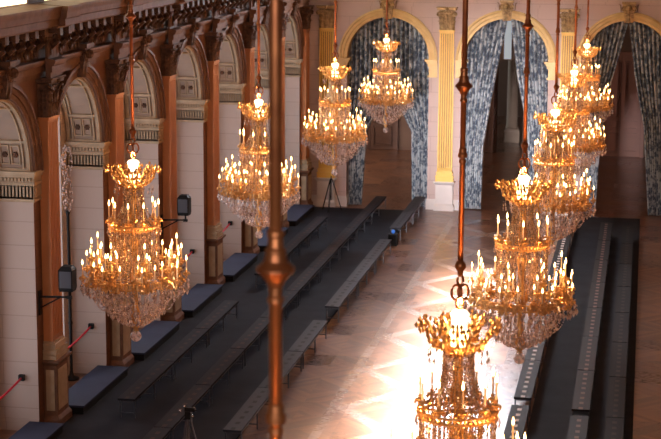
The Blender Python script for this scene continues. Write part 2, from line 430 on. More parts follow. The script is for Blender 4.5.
for k, c in enumerate(centL):
    so = MB()
    RS = RAD - 0.004
    for d0, d1 in ((0.03, 0.10), (0.15, 0.18), (0.62, 0.65), (0.69, 0.77)):
        arc_band(so, c, SPR, RS - 0.05, RS, d0, d1, mpL)
    for t in (0.03, 0.40, 1.0, PI - 1.0, PI - 0.40, PI - 0.03):    # cross rails
        arc_band(so, c, SPR, RS - 0.05, RS, 0.1, 0.7, mpL, 2, t - 0.018, t + 0.018)
    for t0, t1 in ((0.1, 0.34), (PI - 0.34, PI - 0.1)):            # two framed rosettes side by side
        for d in (0.22, 0.43):
            arc_band(so, c, SPR, RS - 0.04, RS, d, d + 0.02, mpL, 3, t0, t1); arc_band(so, c, SPR, RS - 0.04, RS, d + 0.16, d + 0.18, mpL, 3, t0, t1)
            for t in (t0, t1): arc_band(so, c, SPR, RS - 0.04, RS, d, d + 0.18, mpL, 2, t - 0.008, t + 0.008)
    struct(so.build('trim_3', MT['impost']))
    pn = MB(); arc_band(pn, c, SPR, RAD - 0.012, RAD - 0.002, 0.0, DL, mpL)
    struct(pn.build('trim_4', MT['soffit']))
    ro = MB()
    for t in (0.22, PI - 0.22):
        for d in (0.31, 0.52):
            r = RAD - 0.04; px, pz = c + r * math.cos(t), SPR + r * math.sin(t)
            for q in range(6):
                q_ = q * PI / 3; ro.ball(mpL(px - 0.0, d + 0.035 * math.cos(q_), pz + 0.035 * math.sin(q_)), 0.028, 1, 6)
            ro.ball(mpL(px, d, pz), 0.03, 1, 6)
    struct(ro.build('trim_5', MT['dark_bronze']))
    am = MB()
    arc_band(am, c, SPR, 0, 0, 0, 0, mpL, steps=[(RAD, 0.0), (RAD, -0.05), (RAD + 0.1, -0.05), (RAD + 0.11, -0.08), (RAD + 0.2, -0.09), (RAD + 0.21, -0.13), (RAD + 0.28, -0.12), (RAD + 0.28, 0.0)])
    struct(am.build('trim_6', MT['mould']))
    ks = keystone_mesh().build('keystone', MT['dark_bronze'], None) if keyL is None else keyL.copy()
    if keyL is None: keyL = ks
    else: COL.objects.link(ks)
    ks.location = (WX, c, SPR + RAD + 0.0); ks.rotation_euler = (0, 0, PI / 2)
    nm = ['nearest, cut by the left edge', 'second', 'third', 'fourth', 'fifth', 'sixth', 'farthest'][k]
    tag(ks, 'dark carved keystone on the left arcade, %s' % nm, 'keystone', 'keystones of the left arcade')

# back of the bays with tall curtained windows
bw = MB()
for k, c in enumerate(centL):
    y0, y1 = JY[k] + PW * 0.5, JY[k + 1] + PW * 0.5
    bw.box(-12.5, -12.1, y0, c - 1.15, 0, 8); bw.box(-12.5, -12.1, c + 1.15, y1, 0, 8)
    bw.box(-12.5, -12.1, c - 1.15, c + 1.15, 0, 0.5); bw.box(-12.5, -12.1, c - 1.15, c + 1.15, 6.2, 8)
struct(bw.build('wall_bay', MT['jamb']))
for k, c in enumerate(centL):
    wn = MB(); wn.box(-12.42, -12.38, c - 1.15, c + 1.15, 0.5, 6.2)
    g = struct(wn.build('window_%d' % (k + 1), MT['daylight']))
    b = MB()
    for yy in (-1.12, 0, 1.12): b.box(-12.38, -12.32, c + yy - 0.04, c + yy + 0.04, 0.5, 6.2)
    for z in (0.53, 1.9, 3.3, 4.7, 6.17): b.box(-12.38, -12.33, c - 1.15, c + 1.15, z - 0.03, z + 0.03)
    b.build('window_frame', MT['white_stone'], g)
# clerestory lights above the cornice
for k, c in enumerate(centL):
    wn = MB(); wn.box(WX - 0.10, WX - 0.07, JY[k] + 1.0, JY[k + 1] + 0.1, 8.27, 10.6)
    g = struct(wn.build('window_%d' % (k + 11), MT['clerestory']))

# entablature of the left wall
def profile_run(mb, prof, y0, y1, dx=0.0):
    vs = [(WX + p + dx, y, z) for y in (y0, y1) for p, z in prof] ; n = len(prof)
    fs = [(i, (i + 1) % n, n + (i + 1) % n, n + i) for i in range(n)] + [tuple(range(n)), tuple(range(2 * n - 1, n - 1, -1))]
    mb.add(vs, fs)
arch_p = [(0, 6.86), (0.10, 6.86), (0.10, 6.96), (0.13, 6.97), (0.13, 7.08), (0.17, 7.10), (0.20, 7.17), (0.20, 7.20), (0.05, 7.22), (0.05, 7.78), (0, 7.78)]
corn_p = [(0, 7.78), (0.36, 7.80), (0.38, 7.84), (0.52, 7.86), (0.52, 7.98), (0.55, 8.0), (0.56, 8.10), (0.58, 8.18), (0.58, 8.22), (0, 8.25)]
en = MB(); co = MB()
profile_run(en, arch_p, JY[0] - 1, EY); profile_run(co, corn_p, JY[0] - 1, EY)
for y in JY:
    if y < EY - 1.2:
        profile_run(en, arch_p, y + 0.28, y + 0.92, 0.2); profile_run(co, corn_p, y + 0.20, y + 1.0, 0.12)
struct(en.build('trim_7', MT['mould'])); tco = struct(co.build('trim_8', MT['mould']))
md = MB()
md.box(0.02, 0.30, -0.08, 0.08, 7.70, 7.80); md.box(0.30, 0.36, -0.09, 0.09, 7.66, 7.80)
md.tube([(0.30, 0, 7.68), (0.27, 0, 7.56), (0.18, 0, 7.48), (0.12, 0, 7.36), (0.14, 0, 7.28)], [0.07, 0.08, 0.07, 0.055, 0.03], 6)
for s in (-1, 1):
    md.leaf((0.12, s * 0.16, 7.24), (1, 0, 0), (0, 1, 0), 0.06, 0.40, 0.10)
    md.ball((0.13, s * 0.2, 7.62), 0.055, 1, 6)
md.leaf((0.08, 0.24, 7.30), (1, 0, 0), (0, 1, 0), 0.05, 0.30, 0.08)
first = None
yy = 27.2
while yy < EY - 0.3:
    if first is None: o = first = md.build('bracket', MT['dark_bronze'], tco)
    else: o = first.copy(); COL.objects.link(o); o.parent = tco
    o.location = (WX + (0.12 if any(y + 0.2 < yy < y + 1.0 for y in JY) else 0), yy, 0)
    yy += 0.5

# far wall
CE_ = [-8.5, -4.52, -0.55]; RE = 1.4
we = MB(); arcade(we, CE_, -12.1, 5, 0, 12.6, SPR, RE, 0.012, DE, mpE)
struct(we.build('wall_back', MT['endwall']))
keyE = None
for k, c in enumerate(CE_):
    am = MB()
    arc_band(am, c, SPR, 0, 0, 0, 0, mpE, steps=[(RE - 0.005, 0.3), (RE - 0.005, -0.04), (RE + 0.09, -0.05), (RE + 0.11, -0.09), (RE + 0.2, -0.10), (RE + 0.22, -0.14), (RE + 0.29, -0.12), (RE + 0.29, 0.0)])
    struct(am.build('trim_9', MT['archgold']))
    ks = keyE.copy() if keyE else keystone_mesh().build('keystone', MT['capital_gold'])
    if keyE: COL.objects.link(ks)
    keyE = keyE or ks
    ks.location = (c, EY, SPR + RE - 0.06)
    tag(ks, 'carved stone keystone on the far wall, %s' % ['above the left arch', 'above the middle arch', 'above the right arch'][k], 'keystone', 'keystones of the far arches')
    for s in (-1, 1):
        im = MB(); x = c + s * RE; xo = x + s * 0.29
        def eb(z0, z1, p):
            a_, b_ = sorted((x - s * p, xo + s * 0.0)); im.box(a_, b_, EY - p - 0.02, EY + DE, z0, z1)
        eb(4.5, 4.56, 0.04); eb(4.56, 4.86, 0.0); eb(4.86, 4.96, 0.04); eb(4.96, 5.03, 0.08); eb(5.03, 5.10, 0.13)
        for i in range(4): im.box(min(x, xo) + 0.03 + i * 0.07, min(x, xo) + 0.065 + i * 0.07, EY - 0.05, EY, 4.6, 4.82)
        struct(im.build('trim_10', MT['archgold']))
tr = MB()
for z0, z1, p in ((6.86, 6.98, 0.05), (6.98, 7.1, 0.08), (7.1, 7.2, 0.14), (7.78, 7.9, 0.3), (7.9, 8.2, 0.5)):
    tr.box(-11.3, 2.5, EY - p, EY, z0, z1)
struct(tr.build('trim_11', MT['endwall']))
bs = MB()
for x0, x1 in ((-11.3, -9.9), (-7.1, -5.92), (-3.12, -1.95), (0.85, 4)):
    bs.box(x0 - 0.04, x1 + 0.04, EY - 0.05, EY + DE, 0, 0.28); bs.box(x0 - 0.02, x1 + 0.02, EY - 0.03, EY + DE, 0.28, 0.36)
struct(bs.build('baseboard_back', MT['white_stone']))
# unseen glowing pane and bars added above the far arches for the floor glare
fw = MB(); fw.box(-7.5, -4.3, EY - 0.04, EY - 0.01, 8.6, 11.4)
g = struct(fw.build('window_21', emit('glare_pane_glow', (0.84, 0.89, 1.0), 66.0)))
b = MB()
for i in range(6): b.box(-7.5 + i * 0.64 - 0.03, -7.5 + i * 0.64 + 0.03, EY - 0.09, EY - 0.04, 8.6, 11.4)
for z in (8.6, 10.0, 11.4): b.box(-7.5, -4.3, EY - 0.09, EY - 0.04, z - 0.03, z + 0.03)
b.build('window_frame', MT['white_stone'], g)
# right wall, off frame
wr = MB(); wr.box(2.1, 2.9, 8, 58, 0, 12.6); struct(wr.build('wall_right', MT['facade']))

# room beyond the arches
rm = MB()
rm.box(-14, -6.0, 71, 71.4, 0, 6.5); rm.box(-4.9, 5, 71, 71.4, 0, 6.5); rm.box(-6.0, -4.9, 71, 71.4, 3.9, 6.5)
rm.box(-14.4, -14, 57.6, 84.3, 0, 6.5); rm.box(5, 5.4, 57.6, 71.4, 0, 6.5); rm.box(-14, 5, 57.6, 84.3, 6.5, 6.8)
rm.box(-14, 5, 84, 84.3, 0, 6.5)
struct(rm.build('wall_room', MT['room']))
rw = MB(); rw.box(-13.95, -13.9, 60, 69, 1.0, 5.0); struct(rw.build('window_31', emit('room_fill_glow', (1.0, 0.80, 0.65), 4.5)))  # unseen glowing pane added to light the room beyond the arches
rw = MB(); rw.box(-5.75, -5.45, 70.93, 70.97, 3.95, 5.7); struct(rw.build('window_32', emit('pale_far_window', (0.62, 0.72, 0.8), 0.4)))
rw = MB(); rw.box(-13.95, -13.9, 73, 82, 1.0, 5.5); struct(rw.build('window_33', emit('next_room_fill_glow', (0.9, 0.95, 0.95), 2)))  # glowing pane added out of view to brighten the space behind the doorway
def panel_door(name, x0, x1, y, zt, mat, cols=2):
    d = empty(name, ((x0 + x1) / 2, y, 0)); W = (x1 - x0) / 2
    m = MB(); m.box(-W - 0.14, -W, -0.12, 0, 0, zt + 0.14); m.box(W, W + 0.14, -0.12, 0, 0, zt + 0.14); m.box(-W, W, -0.12, 0, zt, zt + 0.14)
    m.build('door_frame', mat, d)
    for i in range(cols):
        a_, b_ = -W + i * 2 * W / cols + 0.01, -W + (i + 1) * 2 * W / cols - 0.01
        l_ = MB(); l_.box(a_, b_, -0.05, 0, 0.01, zt - 0.01)
        for z0, z1 in ((0.2, 1.0), (1.15, 1.5), (1.65, zt - 0.25)):
            l_.box(a_ + 0.12, b_ - 0.12, -0.11, -0.05, z0, z0 + 0.05); l_.box(a_ + 0.12, b_ - 0.12, -0.11, -0.05, z1 - 0.05, z1)
            l_.box(a_ + 0.12, a_ + 0.17, -0.11, -0.05, z0, z1); l_.box(b_ - 0.17, b_ - 0.12, -0.11, -0.05, z0, z1)
        l_.build('door_leaf', mat, d)
    struct(d); return d
panel_door('door_1', -1.75, -0.05, 71, 4.2, MT['door_pink'])
panel_door('door_2', -12.4, -10.3, 71, 3.2, MT['wood_dark'])
panel_door('door_3', -7.4, -6.25, 71, 3.6, MT['wood_dark'], 1)
# pale pier seen through the far doorway
pp = empty('stone_column', (-5.62, 74.6, 0))
m_ = MB(); m_.box(-0.35, 0.35, -0.35, 0.35, 0, 0.5); m_.box(-0.3, 0.3, -0.3, 0.3, 0.5, 0.6); m_.build('plinth', MT['soffit'], pp)
m_ = MB(); m_.lathe([(0.27, 0.6), (0.3, 0.66), (0.25, 0.72), (0.24, 3.0), (0.22, 5.2), (0.3, 5.4), (0.3, 6.5)], 20); m_.build('shaft', MT['soffit'], pp, True)
tag(pp, 'pale stone column seen through the dark doorway beyond the middle arch', 'column')

# ------------------------------------------------------------------ pilasters
def make_pilaster(wid, dep, mats, ztop_ped, label):
    """origin on the wall plane at floor; front faces local -y"""
    shaft_m, ped_m, cap_m, panel_m, base_m, groove_m = mats
    P = empty('pilaster'); W = wid / 2
    p = MB(); d = dep + 0.07; w1 = W + 0.06
    p.box(-w1 - 0.05, w1 + 0.05, -d - 0.05, 0, 0, 0.16); p.frust(-w1 - 0.05, w1 + 0.05, -d - 0.05, 0, 0.16, -w1, w1, -d, 0, 0.24)
    p.box(-w1, w1, -d, 0, 0.24, ztop_ped - 0.12)
    p.frust(-w1, w1, -d, 0, ztop_ped - 0.12, -w1 - 0.07, w1 + 0.07, -d - 0.07, 0, ztop_ped - 0.04); p.box(-w1 - 0.07, w1 + 0.07, -d - 0.07, 0, ztop_ped - 0.04, ztop_ped)
    pd = p.build('pedestal', ped_m, P)
    q = MB()
    q.box(-w1 + 0.07, w1 - 0.07, -d - 0.008, -d, 0.34, ztop_ped - 0.2)
    for s in (-1, 1):
        x = s * w1
        q.box(min(x, x + s * 0.008), max(x, x + s * 0.008), -d + 0.05, -0.05, 0.34, ztop_ped - 0.2)
    q.build('panel', panel_m, pd)
    b = MB(); z = ztop_ped
    for e, z0, z1 in ((0.07, 0, 0.09), (0.05, 0.09, 0.12), (0.075, 0.12, 0.19), (0.03, 0.19, 0.25), (0.05, 0.25, 0.31), (0.02, 0.31, 0.36)):
        b.box(-W - e, W + e, -dep - e, 0, z + z0, z + z1)
    b.build('base', base_m, P)
    z += 0.36
    s_ = MB(); ZT = 6.06; wt = W * 0.93
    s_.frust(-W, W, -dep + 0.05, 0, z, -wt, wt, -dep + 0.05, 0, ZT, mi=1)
    s_.frust(-W - 0.001, W + 0.001, -dep + 0.052, 0, z, -wt - 0.001, wt + 0.001, -dep + 0.052, 0, ZT)
    nf = 6; pitch = 2 * W / nf
    for i in range(nf + 1):     # fillets between flutes
        xb = -W + i * pitch; xt = xb * wt / W; hw = 0.016 if 0 < i < nf else 0.022
        s_.frust(xb - hw, xb + hw, -dep, -dep + 0.05, z, xt - hw, xt + hw, -dep, -dep + 0.05, ZT)
    s_.box(-W, W, -dep, -dep + 0.03, z, z + 0.1); s_.box(-wt, wt, -dep, -dep + 0.03, ZT - 0.08, ZT)
    s_.box(-W - 0.02, W + 0.02, -dep - 0.02, 0, ZT - 0.02, ZT + 0.04)
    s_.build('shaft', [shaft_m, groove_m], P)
    c = MB(); z = ZT + 0.04; H = 0.76
    c.frust(-wt, wt, -dep, 0, z, -wt - 0.04, wt + 0.04, -dep - 0.05, 0, z + H - 0.12)
    for row, (n, hh, zz, cu) in enumerate(((4, 0.28, z, 0.10), (3, 0.46, z + 0.06, 0.14))):
        for i in range(n):
            x = -wt + (i + 0.5) * 2 * wt / n
            c.leaf((x, -dep - 0.015 - 0.01 * row, zz), (0, -1, 0), (1, 0, 0), wt / n * 0.95, hh, cu)
        for s in (-1, 1):
            c.leaf((s * wt, -dep * 0.5, zz), (s, 0, 0), (0, 1, 0), dep * 0.4, hh, cu * 0.8)
            c.leaf((s * wt, -dep, zz), (s * 0.7, -0.7, 0), (0.7, s * 0.7, 0), 0.06, hh + 0.03, cu)
    for s in (-1, 1):           # volutes
        for t_ in range(2):
            pts = [(s * (wt + 0.05 - 0.085 * (1 - t / 14) * math.cos(t * 0.6)), -dep - 0.09 + t_ * 0.03, z + H - 0.24 + 0.085 * (1 - t / 14) * math.sin(t * 0.6)) for t in range(12)]
            c.tube(pts, 0.028, 5)
        c.tube([(s * 0.05, -dep - 0.05, z + 0.35), (s * 0.12, -dep - 0.09, z + 0.5), (s * (wt - 0.02), -dep - 0.1, z + H - 0.14)], 0.022, 5)
    for i in range(7): c.ball((-wt + 0.06 + i * (2 * wt - 0.12) / 6, -dep - 0.07, z + H - 0.17), 0.03, 1, 6)
    c.ball((0, -dep - 0.12, z + H - 0.06), 0.06, 1, 8)
    c.box(-wt - 0.1, wt + 0.1, -dep - 0.12, 0, z + H - 0.1, z + H - 0.03); c.box(-wt - 0.13, wt + 0.13, -dep - 0.15, 0, z + H - 0.03, z + H)
    c.build('capital', cap_m, P)
    tag(P, label, 'pilaster')
    return P
ordn = ['cut by the left edge', 'carrying the nearest loudspeaker', 'behind the nearest left chandelier', 'carrying the second loudspeaker', 'left of the second left chandelier',
        'behind the second left chandelier', 'right of the thick copper rod', 'farthest, in the room corner']
pl = make_pilaster(0.54, 0.20, (MT['lamplit_shaft'], MT['mould'], MT['dark_bronze'], MT['impost'], MT['impost'], MT['lamplit_shaft']), 1.36, 'x')
for k, y in enumerate(JY):
    o = pl if k == 0 else copy_tree(pl, (0, 0, 0))
    o.location = (WX + 0.0, y + (0.62 if k < 7 else 0.40), 0); o.rotation_euler = (0, 0, PI / 2)
    o['label'] = 'lamplight-tinted pilaster on the left arcade, ' + ordn[k]; o['group'] = 'pilasters of the left arcade'
pe = make_pilaster(0.47, 0.14, (MT['gold_shaft'], MT['white_stone'], MT['capital_gold'], MT['white_stone'], MT['gold_shaft'], MT['groove_shade']), 1.0, 'x')
for k, (x, t_) in enumerate(((-10.58, 'left of the left arch, beside the left arcade'), (-6.5, 'between the left and middle arches'), (-2.47, 'between the middle and right arches'), (1.5, 'right of the right arch'))):
    o = pe if k == 0 else copy_tree(pe, (0, 0, 0))
    o.location = (x, EY, 0); o['label'] = 'gilded fluted pilaster on the far wall, ' + t_; o['group'] = 'pilasters of the far wall'

# ------------------------------------------------------------------ curtains
def curtain(c, side, inner, label, y=EY + 0.32, folds=9):
    """inner: list of (z, distance from the arch centre) of the free edge; side -1 left, +1 right"""
    def inn(z):
        for (z0, d0), (z1, d1) in zip(inner, inner[1:]):
            if z <= z1: return d0 + (d1 - d0) * max(0, (z - z0)) / (z1 - z0)
        return inner[-1][1]
    NU, NV = 90, 50; mb = MB(); mb.uv = []; R = RE - 0.03
    rng = random.Random(int(abs(c) * 100) + side)
    ph = rng.random() * 6
    vs = []; fs = []
    for i in range(NU + 1):
        u = i / NU                                 # 0 outer, 1 inner
        xt = R * (1 - u) ** 1.0 * 0.999 + inner[-1][1] * u
        ztop = SPR + math.sqrt(max(0.0, R * R - xt * xt))
        for j in range(NV + 1):
            z = 0.03 + (ztop - 0.03) * j / NV
            di = inn(z); x = R + (di - R) * u
            lim = math.sqrt(max(0.0, R * R - max(0, z - SPR) ** 2))
            x = min(x, lim)
            fold = 0.10 * math.sin(u * folds * 2 * PI + ph + 0.4 * math.sin(z * 0.7)) + 0.03 * math.sin(u * folds * 4.7 * PI + z * 0.5)
            vs.append((c + side * x, y + fold, z)); mb.uv.append((u * 1.5, z * 1.0))
    n = NV + 1
    for i in range(NU):
        for j in range(NV): fs.append((i * n + j, (i + 1) * n + j, (i + 1) * n + j + 1, i * n + j + 1))
    mb.add(vs, fs)
    o = mb.build('curtain', MT['curtain'], None, True)
    md_ = o.modifiers.new('thickness', 'SOLIDIFY'); md_.thickness = 0.015
    tag(o, label, 'curtain', 'curtains in the far arches'); return o
cL, cM, cR = CE_
curtain(cM, -1, [(0, 0.78), (2.2, 0.74), (4.6, 0.36), (6.4, 0.02)], 'blue and white damask curtain, left one in the middle arch')
curtain(cM, 1, [(0, 0.92), (2.8, 0.72), (4.6, 0.34), (6.4, 0.10)], 'blue and white damask curtain, right one in the middle arch')
curtain(cL, -1, [(0, 0.92), (2.6, 0.75), (3.2, 0.45), (4.2, 0.02), (6.4, 0.0)], 'blue and white damask curtain, left one in the left arch')
curtain(cL, 1, [(0, 0.84), (2.6, 0.80), (3.2, 0.5), (4.2, 0.02), (6.4, 0.0)], 'blue and white damask curtain, right one in the left arch')
curtain(cR, -1, [(0, 0.9), (2.5, 0.8), (4.0, 0.6), (5.4, 0.25), (6.4, 0.02)], 'dim damask curtain, left one in the right arch behind the chandeliers')
curtain(cR, 1, [(0, 0.88), (3.0, 0.62), (4.8, 0.24), (6.4, 0.02)], 'dim damask curtain, right one in the right arch')

# ------------------------------------------------------------------ mats, decks and benches
def mat_strip(x0, x1, y0, y1, label):
    m = MB(); m.box(x0, x1, y0, y1, 0.0, 0.03); o = m.build('floor_matting', MT['carpet']); tag(o, label, 'matting')
mat_strip(-11.0, -7.42, 20, 56.2, 'black matting under the benches on the left side')
mat_strip(-1.98, 0.05, 20, 56.2, 'black matting under the benches on the right side')
for k in range(7):
    y1 = JY[k + 1] - 0.06; y0 = JY[k] + PW + 0.03
    m = MB(); m.box(-0.34, 0.36, -(y1 - y0) / 2, (y1 - y0) / 2, 0.17, 0.21)
    o = empty('stage_deck', (-11.14, (y0 + y1) / 2, 0))
    m.build('deck_top', MT['deck_daylit'], o)
    e = MB(); e.box(-0.32, 0.34, -(y1 - y0) / 2 + 0.02, (y1 - y0) / 2 - 0.02, 0.0, 0.17); e.build('deck_skirt', MT['black'], o)
    tag(o, 'low dark stage deck tinted with blue daylight, %s' % ['in the bottom left corner', 'second bay from the near end', 'third bay from the near end', 'fourth bay from the near end', 'fifth bay from the near end', 'sixth bay from the near end', 'farthest bay'][k], 'stage deck', 'stage decks in the arcade bays')

def make_bench(L, mat, name='bench'):
    B = empty(name)
    t = MB(); t.box(-0.175, 0.175, -L / 2, L / 2, 0.41, 0.45); t.build('seat_board', mat, B)
    r = MB()
    for s in (-1, 1): r.box(s * 0.15 - 0.012, s * 0.15 + 0.012, -L / 2 + 0.05, L / 2 - 0.05, 0.37, 0.41)
    r.build('rail', MT['steel'], B)
    for yy in (-L / 2 + 0.1, 0, L / 2 - 0.1):
        g = MB()
        for s in (-1, 1): g.box(s * 0.15 - 0.014, s * 0.15 + 0.014, yy - 0.014, yy + 0.014, 0.03, 0.41)
        for z in (0.12, 0.36): g.box(-0.15, 0.15, yy - 0.01, yy + 0.01, z, z + 0.022)
        g.build('leg_frame', MT['steel'], B)
    return B
num = ['first', 'second', 'third', 'fourth', 'fifth', 'sixth', 'seventh', 'eighth', 'ninth', 'tenth', 'eleventh']
def bench_row(x, segs, L, mat, desc, group, z=0.0):
    proto = None; k = 0
    for y0, n in segs:
        for i in range(n):
            loc = (x, y0 + L * (i + 0.5), z)
            if proto is None: proto = make_bench(L - 0.03, mat); proto.location = loc; o = proto
            else: o = copy_tree(proto, loc)
            tag(o, '%s, %s from the near end' % (desc, num[k]), 'bench', group); k += 1
bench_row(-7.31, [(29.66, 3), (39.95, 3), (50.65, 2)], 2.95, MT['bench_grey'], 'grey slotted bench in the left row edging the parquet', 'front left benches')
bench_row(-8.62, [(26.6, 10)], 2.98, MT['bench_dark'], 'dark low bench in the middle left row', 'middle left benches')
bench_row(-9.86, [(31.25, 3), (43.3, 3)], 2.95, MT['bench_dark'], 'dark low bench in the left row nearest the arcade', 'rear left benches')
bench_row(-2.14, [(26.5, 2), (32.9, 7)], 2.95, MT['bench_white'], 'dark bench with white marks, right of the parquet', 'front right benches')
bench_row(-0.97, [(26.0, 2), (32.3, 7)], 2.95, MT['bench_pink'], 'dark bench with pinkish seat marks in the middle right row', 'middle right benches')
bench_row(-0.30, [(26.0, 9)], 2.95, MT['bench_black'], 'very dark bench in the rightmost row', 'outer right benches')

# ------------------------------------------------------------------ chandeliers
Z0 = 3.35     # bottom of the glass ball; local z = world z - Z0
def make_chandelier():
    C_ = empty('chandelier')
    rod = MB(); top = 12.74 - Z0
    rod.lathe([(0.028, 3.38), (0.028, top)], 10)
    rp = rod.build('hanging_rod', MT['copper'], C_, True)
    kn = MB()
    kn.lathe([(0.027, 4.955), (0.036, 4.965), (0.036, 4.985), (0.028, 4.995), (0.030, 5.03), (0.043, 5.06), (0.06, 5.082), (0.084, 5.106), (0.084, 5.118), (0.052, 5.15), (0.045, 5.18), (0.046, 5.20), (0.036, 5.21), (0.032, 5.25), (0.038, 5.26), (0.038, 5.28), (0.028, 5.29)], 24)
    kn.build('rod_knop', MT['copper'], rp)
    kn = MB(); kn.lathe([(0.028, 4.36), (0.033, 4.37), (0.033, 4.395), (0.024, 4.40), (0.024, 4.41), (0.044, 4.42), (0.046, 4.45), (0.036, 4.47), (0.036, 4.50), (0.028, 4.51)], 24); kn.build('rod_knop', MT['copper'], rp)
    kn = MB(); kn.lathe([(0.028, 8.95), (0.12, 9.15), (0.16, 9.3)], 16); kn.build('rod_knop', MT['copper'], rp, True)
    kn = MB(); kn.lathe([(0.014, 3.24), (0.03, 3.26), (0.03, 3.29), (0.055, 3.33), (0.055, 3.36), (0.03, 3.40)], 14); kn.build('rod_knop', MT['copper'], rp, True)
    ch = MB()
    def loop(c, rx, rz, ang, r=0.014):
        ch.tube([(c[0] + rx * math.cos(t) * math.cos(ang), c[1] + rx * math.cos(t) * math.sin(ang), c[2] + rz * math.sin(t)) for t in [i * PI / 7 for i in range(14)]], r, 6, closed=True)
    loop((0, 0, 3.20), 0.03, 0.05, 0); loop((-0.042, 0, 3.08), 0.045, 0.075, 0); loop((0.042, 0, 3.08), 0.045, 0.075, 0)
    loop((0, 0, 3.08), 0.05, 0.06, PI / 2); loop((0, 0, 2.97), 0.035, 0.06, 0)
    ch.build('chain_link', MT['copper'], C_, True)
    # lit glass core and gilt corona
    cr = MB(); cr.lathe([(0.09, 2.50), (0.12, 2.56), (0.10, 2.66), (0.062, 2.74), (0.08, 2.82), (0.095, 2.86), (0.07, 2.89)], 16)
    cr.build('crown_lamp', MT['crown_glow'], C_, True)
    co_ = MB()
    co_.lathe([(0.10, 2.44), (0.15, 2.48), (0.17, 2.52), (0.12, 2.55)], 20)
    rc = random.Random(11)
    for i in range(8):
        t = 2 * PI * i / 8; ct, st = math.cos(t), math.sin(t)
        prof = [(0.10, 2.50), (0.17, 2.51), (0.25, 2.55), (0.31, 2.63), (0.34, 2.72), (0.40, 2.77), (0.42, 2.73), (0.39, 2.70)]
        co_.tube([(r * ct, r * st, z) for r, z in prof], [0.022, 0.022, 0.02, 0.018, 0.016, 0.016, 0.014, 0.012], 5)
        for r, z in prof[2:]:
            for q in (-1, 1):
                d_ = rc.uniform(0.03, 0.075)
                co_.bead((r * ct - q * d_ * st, r * st + q * d_ * ct, z + rc.uniform(-0.02, 0.045)), rc.uniform(0.016, 0.03), 0.034)
        prof = [(0.10, 2.54), (0.15, 2.62), (0.20, 2.72), (0.24, 2.78), (0.22, 2.80)]
        t += PI / 8; ct, st = math.cos(t), math.sin(t)
        co_.tube([(r * ct, r * st, z) for r, z in prof], [0.02, 0.02, 0.018, 0.016, 0.01], 5)
        for r, z in prof[1:4]:
            for q in (-1, 1): co_.bead((r * ct - q * 0.04 * st, r * st + q * 0.04 * ct, z), 0.024, 0.034)
        co_.bead((0.22 * ct, 0.22 * st, 2.56), 0.035, 0.05)
    co_.build('crown', MT['gilt'], C_)
    rnd = random.Random(3)
    def strand(mb, p0, p1, sag, r=0.0105, gap=0.026, mid_out=0.0):
        p0 = Vector(p0); p1 = Vector(p1); n = max(3, int((p1 - p0).length / gap)); rad = Vector((p0.x + p1.x, p0.y + p1.y, 0)); rad = rad.normalized() if rad.length > 0 else Vector((1, 0, 0))
        for i in range(n + 1):
            t = i / n; p = p0.lerp(p1, t); k_ = 4 * t * (1 - t)
            p.z -= sag * k_; p += rad * mid_out * k_
            rr = r * rnd.uniform(0.8, 1.6); mb.bead(p, rr, rr * 1.15)
    def stranded(name, rows, mat):
        mb = MB()
        for n, ra, za, rb, zb, sag, mo, off, r in rows:
            for i in range(n):
                t = 2 * PI * (i + off) / n; t += rnd.uniform(-0.03, 0.03)
                strand(mb, (ra * math.cos(t), ra * math.sin(t), za), (rb * math.cos(t), rb * math.sin(t), zb), sag, r, 0.028, mo)
        o = mb.build(name, mat, C_); o['kind'] = 'stuff'; return o
    stranded('bead_strands', [(26, 0.15, 2.50, 0.21, 1.88, 0, -0.02, 0, 0.0125), (16, 0.10, 2.44, 0.37, 1.90, 0.12, 0.0, 0.3, 0.010)], MT['crystal'])
    stranded('bead_strands', [(38, 0.38, 1.84, 0.37, 1.06, 0, 0.0, 0, 0.0125), (22, 0.24, 1.84, 0.25, 1.05, 0, 0, 0.4, 0.0125), (14, 0.36, 1.12, 0.58, 1.02, 0.06, 0, 0, 0.011)], MT['crystal'])
    stranded('bead_strands', [(20, 0.60, 0.93, 0.36, 0.50, 0.08, 0.03, 0, 0.012), (16, 0.38, 0.54, 0.06, 0.30, 0.10, 0.02, 0.5, 0.012), (16, 0.72, 0.92, 0.46, 0.62, 0.18, 0, 0.2, 0.011)], MT['crystal_clear'])
    fr = MB()
    def drops(n, r, z, hh, rr, jit=0.02):
        for i in range(n):
            t = 2 * PI * i / n + rnd.uniform(-0.03, 0.03); zz = z + rnd.uniform(-jit, jit); x, y = r * math.cos(t), r * math.sin(t)
            fr.bead((x, y, zz + hh + rr), rr * 0.6); fr.bead((x, y, zz), rr, hh)
    drops(40, 0.76, 0.84, 0.065, 0.028, 0.05); drops(32, 0.84, 0.88, 0.06, 0.027, 0.04); drops(36, 0.60, 0.72, 0.065, 0.029, 0.07); drops(26, 0.43, 0.48, 0.055, 0.02)
    drops(18, 0.28, 0.38, 0.05, 0.02); drops(26, 0.42, 1.76, 0.04, 0.014); drops(18, 0.30, 2.42, 0.04, 0.014); drops(30, 0.46, 0.58, 0.065, 0.029, 0.09); drops(24, 0.36, 0.45, 0.06, 0.027, 0.06); drops(20, 0.20, 0.36, 0.05, 0.02, 0.04)
    o = fr.build('crystal_drops', MT['crystal_clear'], C_); o['kind'] = 'stuff'
    # stem
    l = bpy.data.lights.new('crown_light', 'POINT'); l.energy = 26; l.color = (1.0, 0.5, 0.2); l.shadow_soft_size = 0.03
    lo = bpy.data.objects.new('crown_light', l); COL.objects.link(lo); lo.parent = C_; lo.location = (0, 0, 3.0 - 0.03)
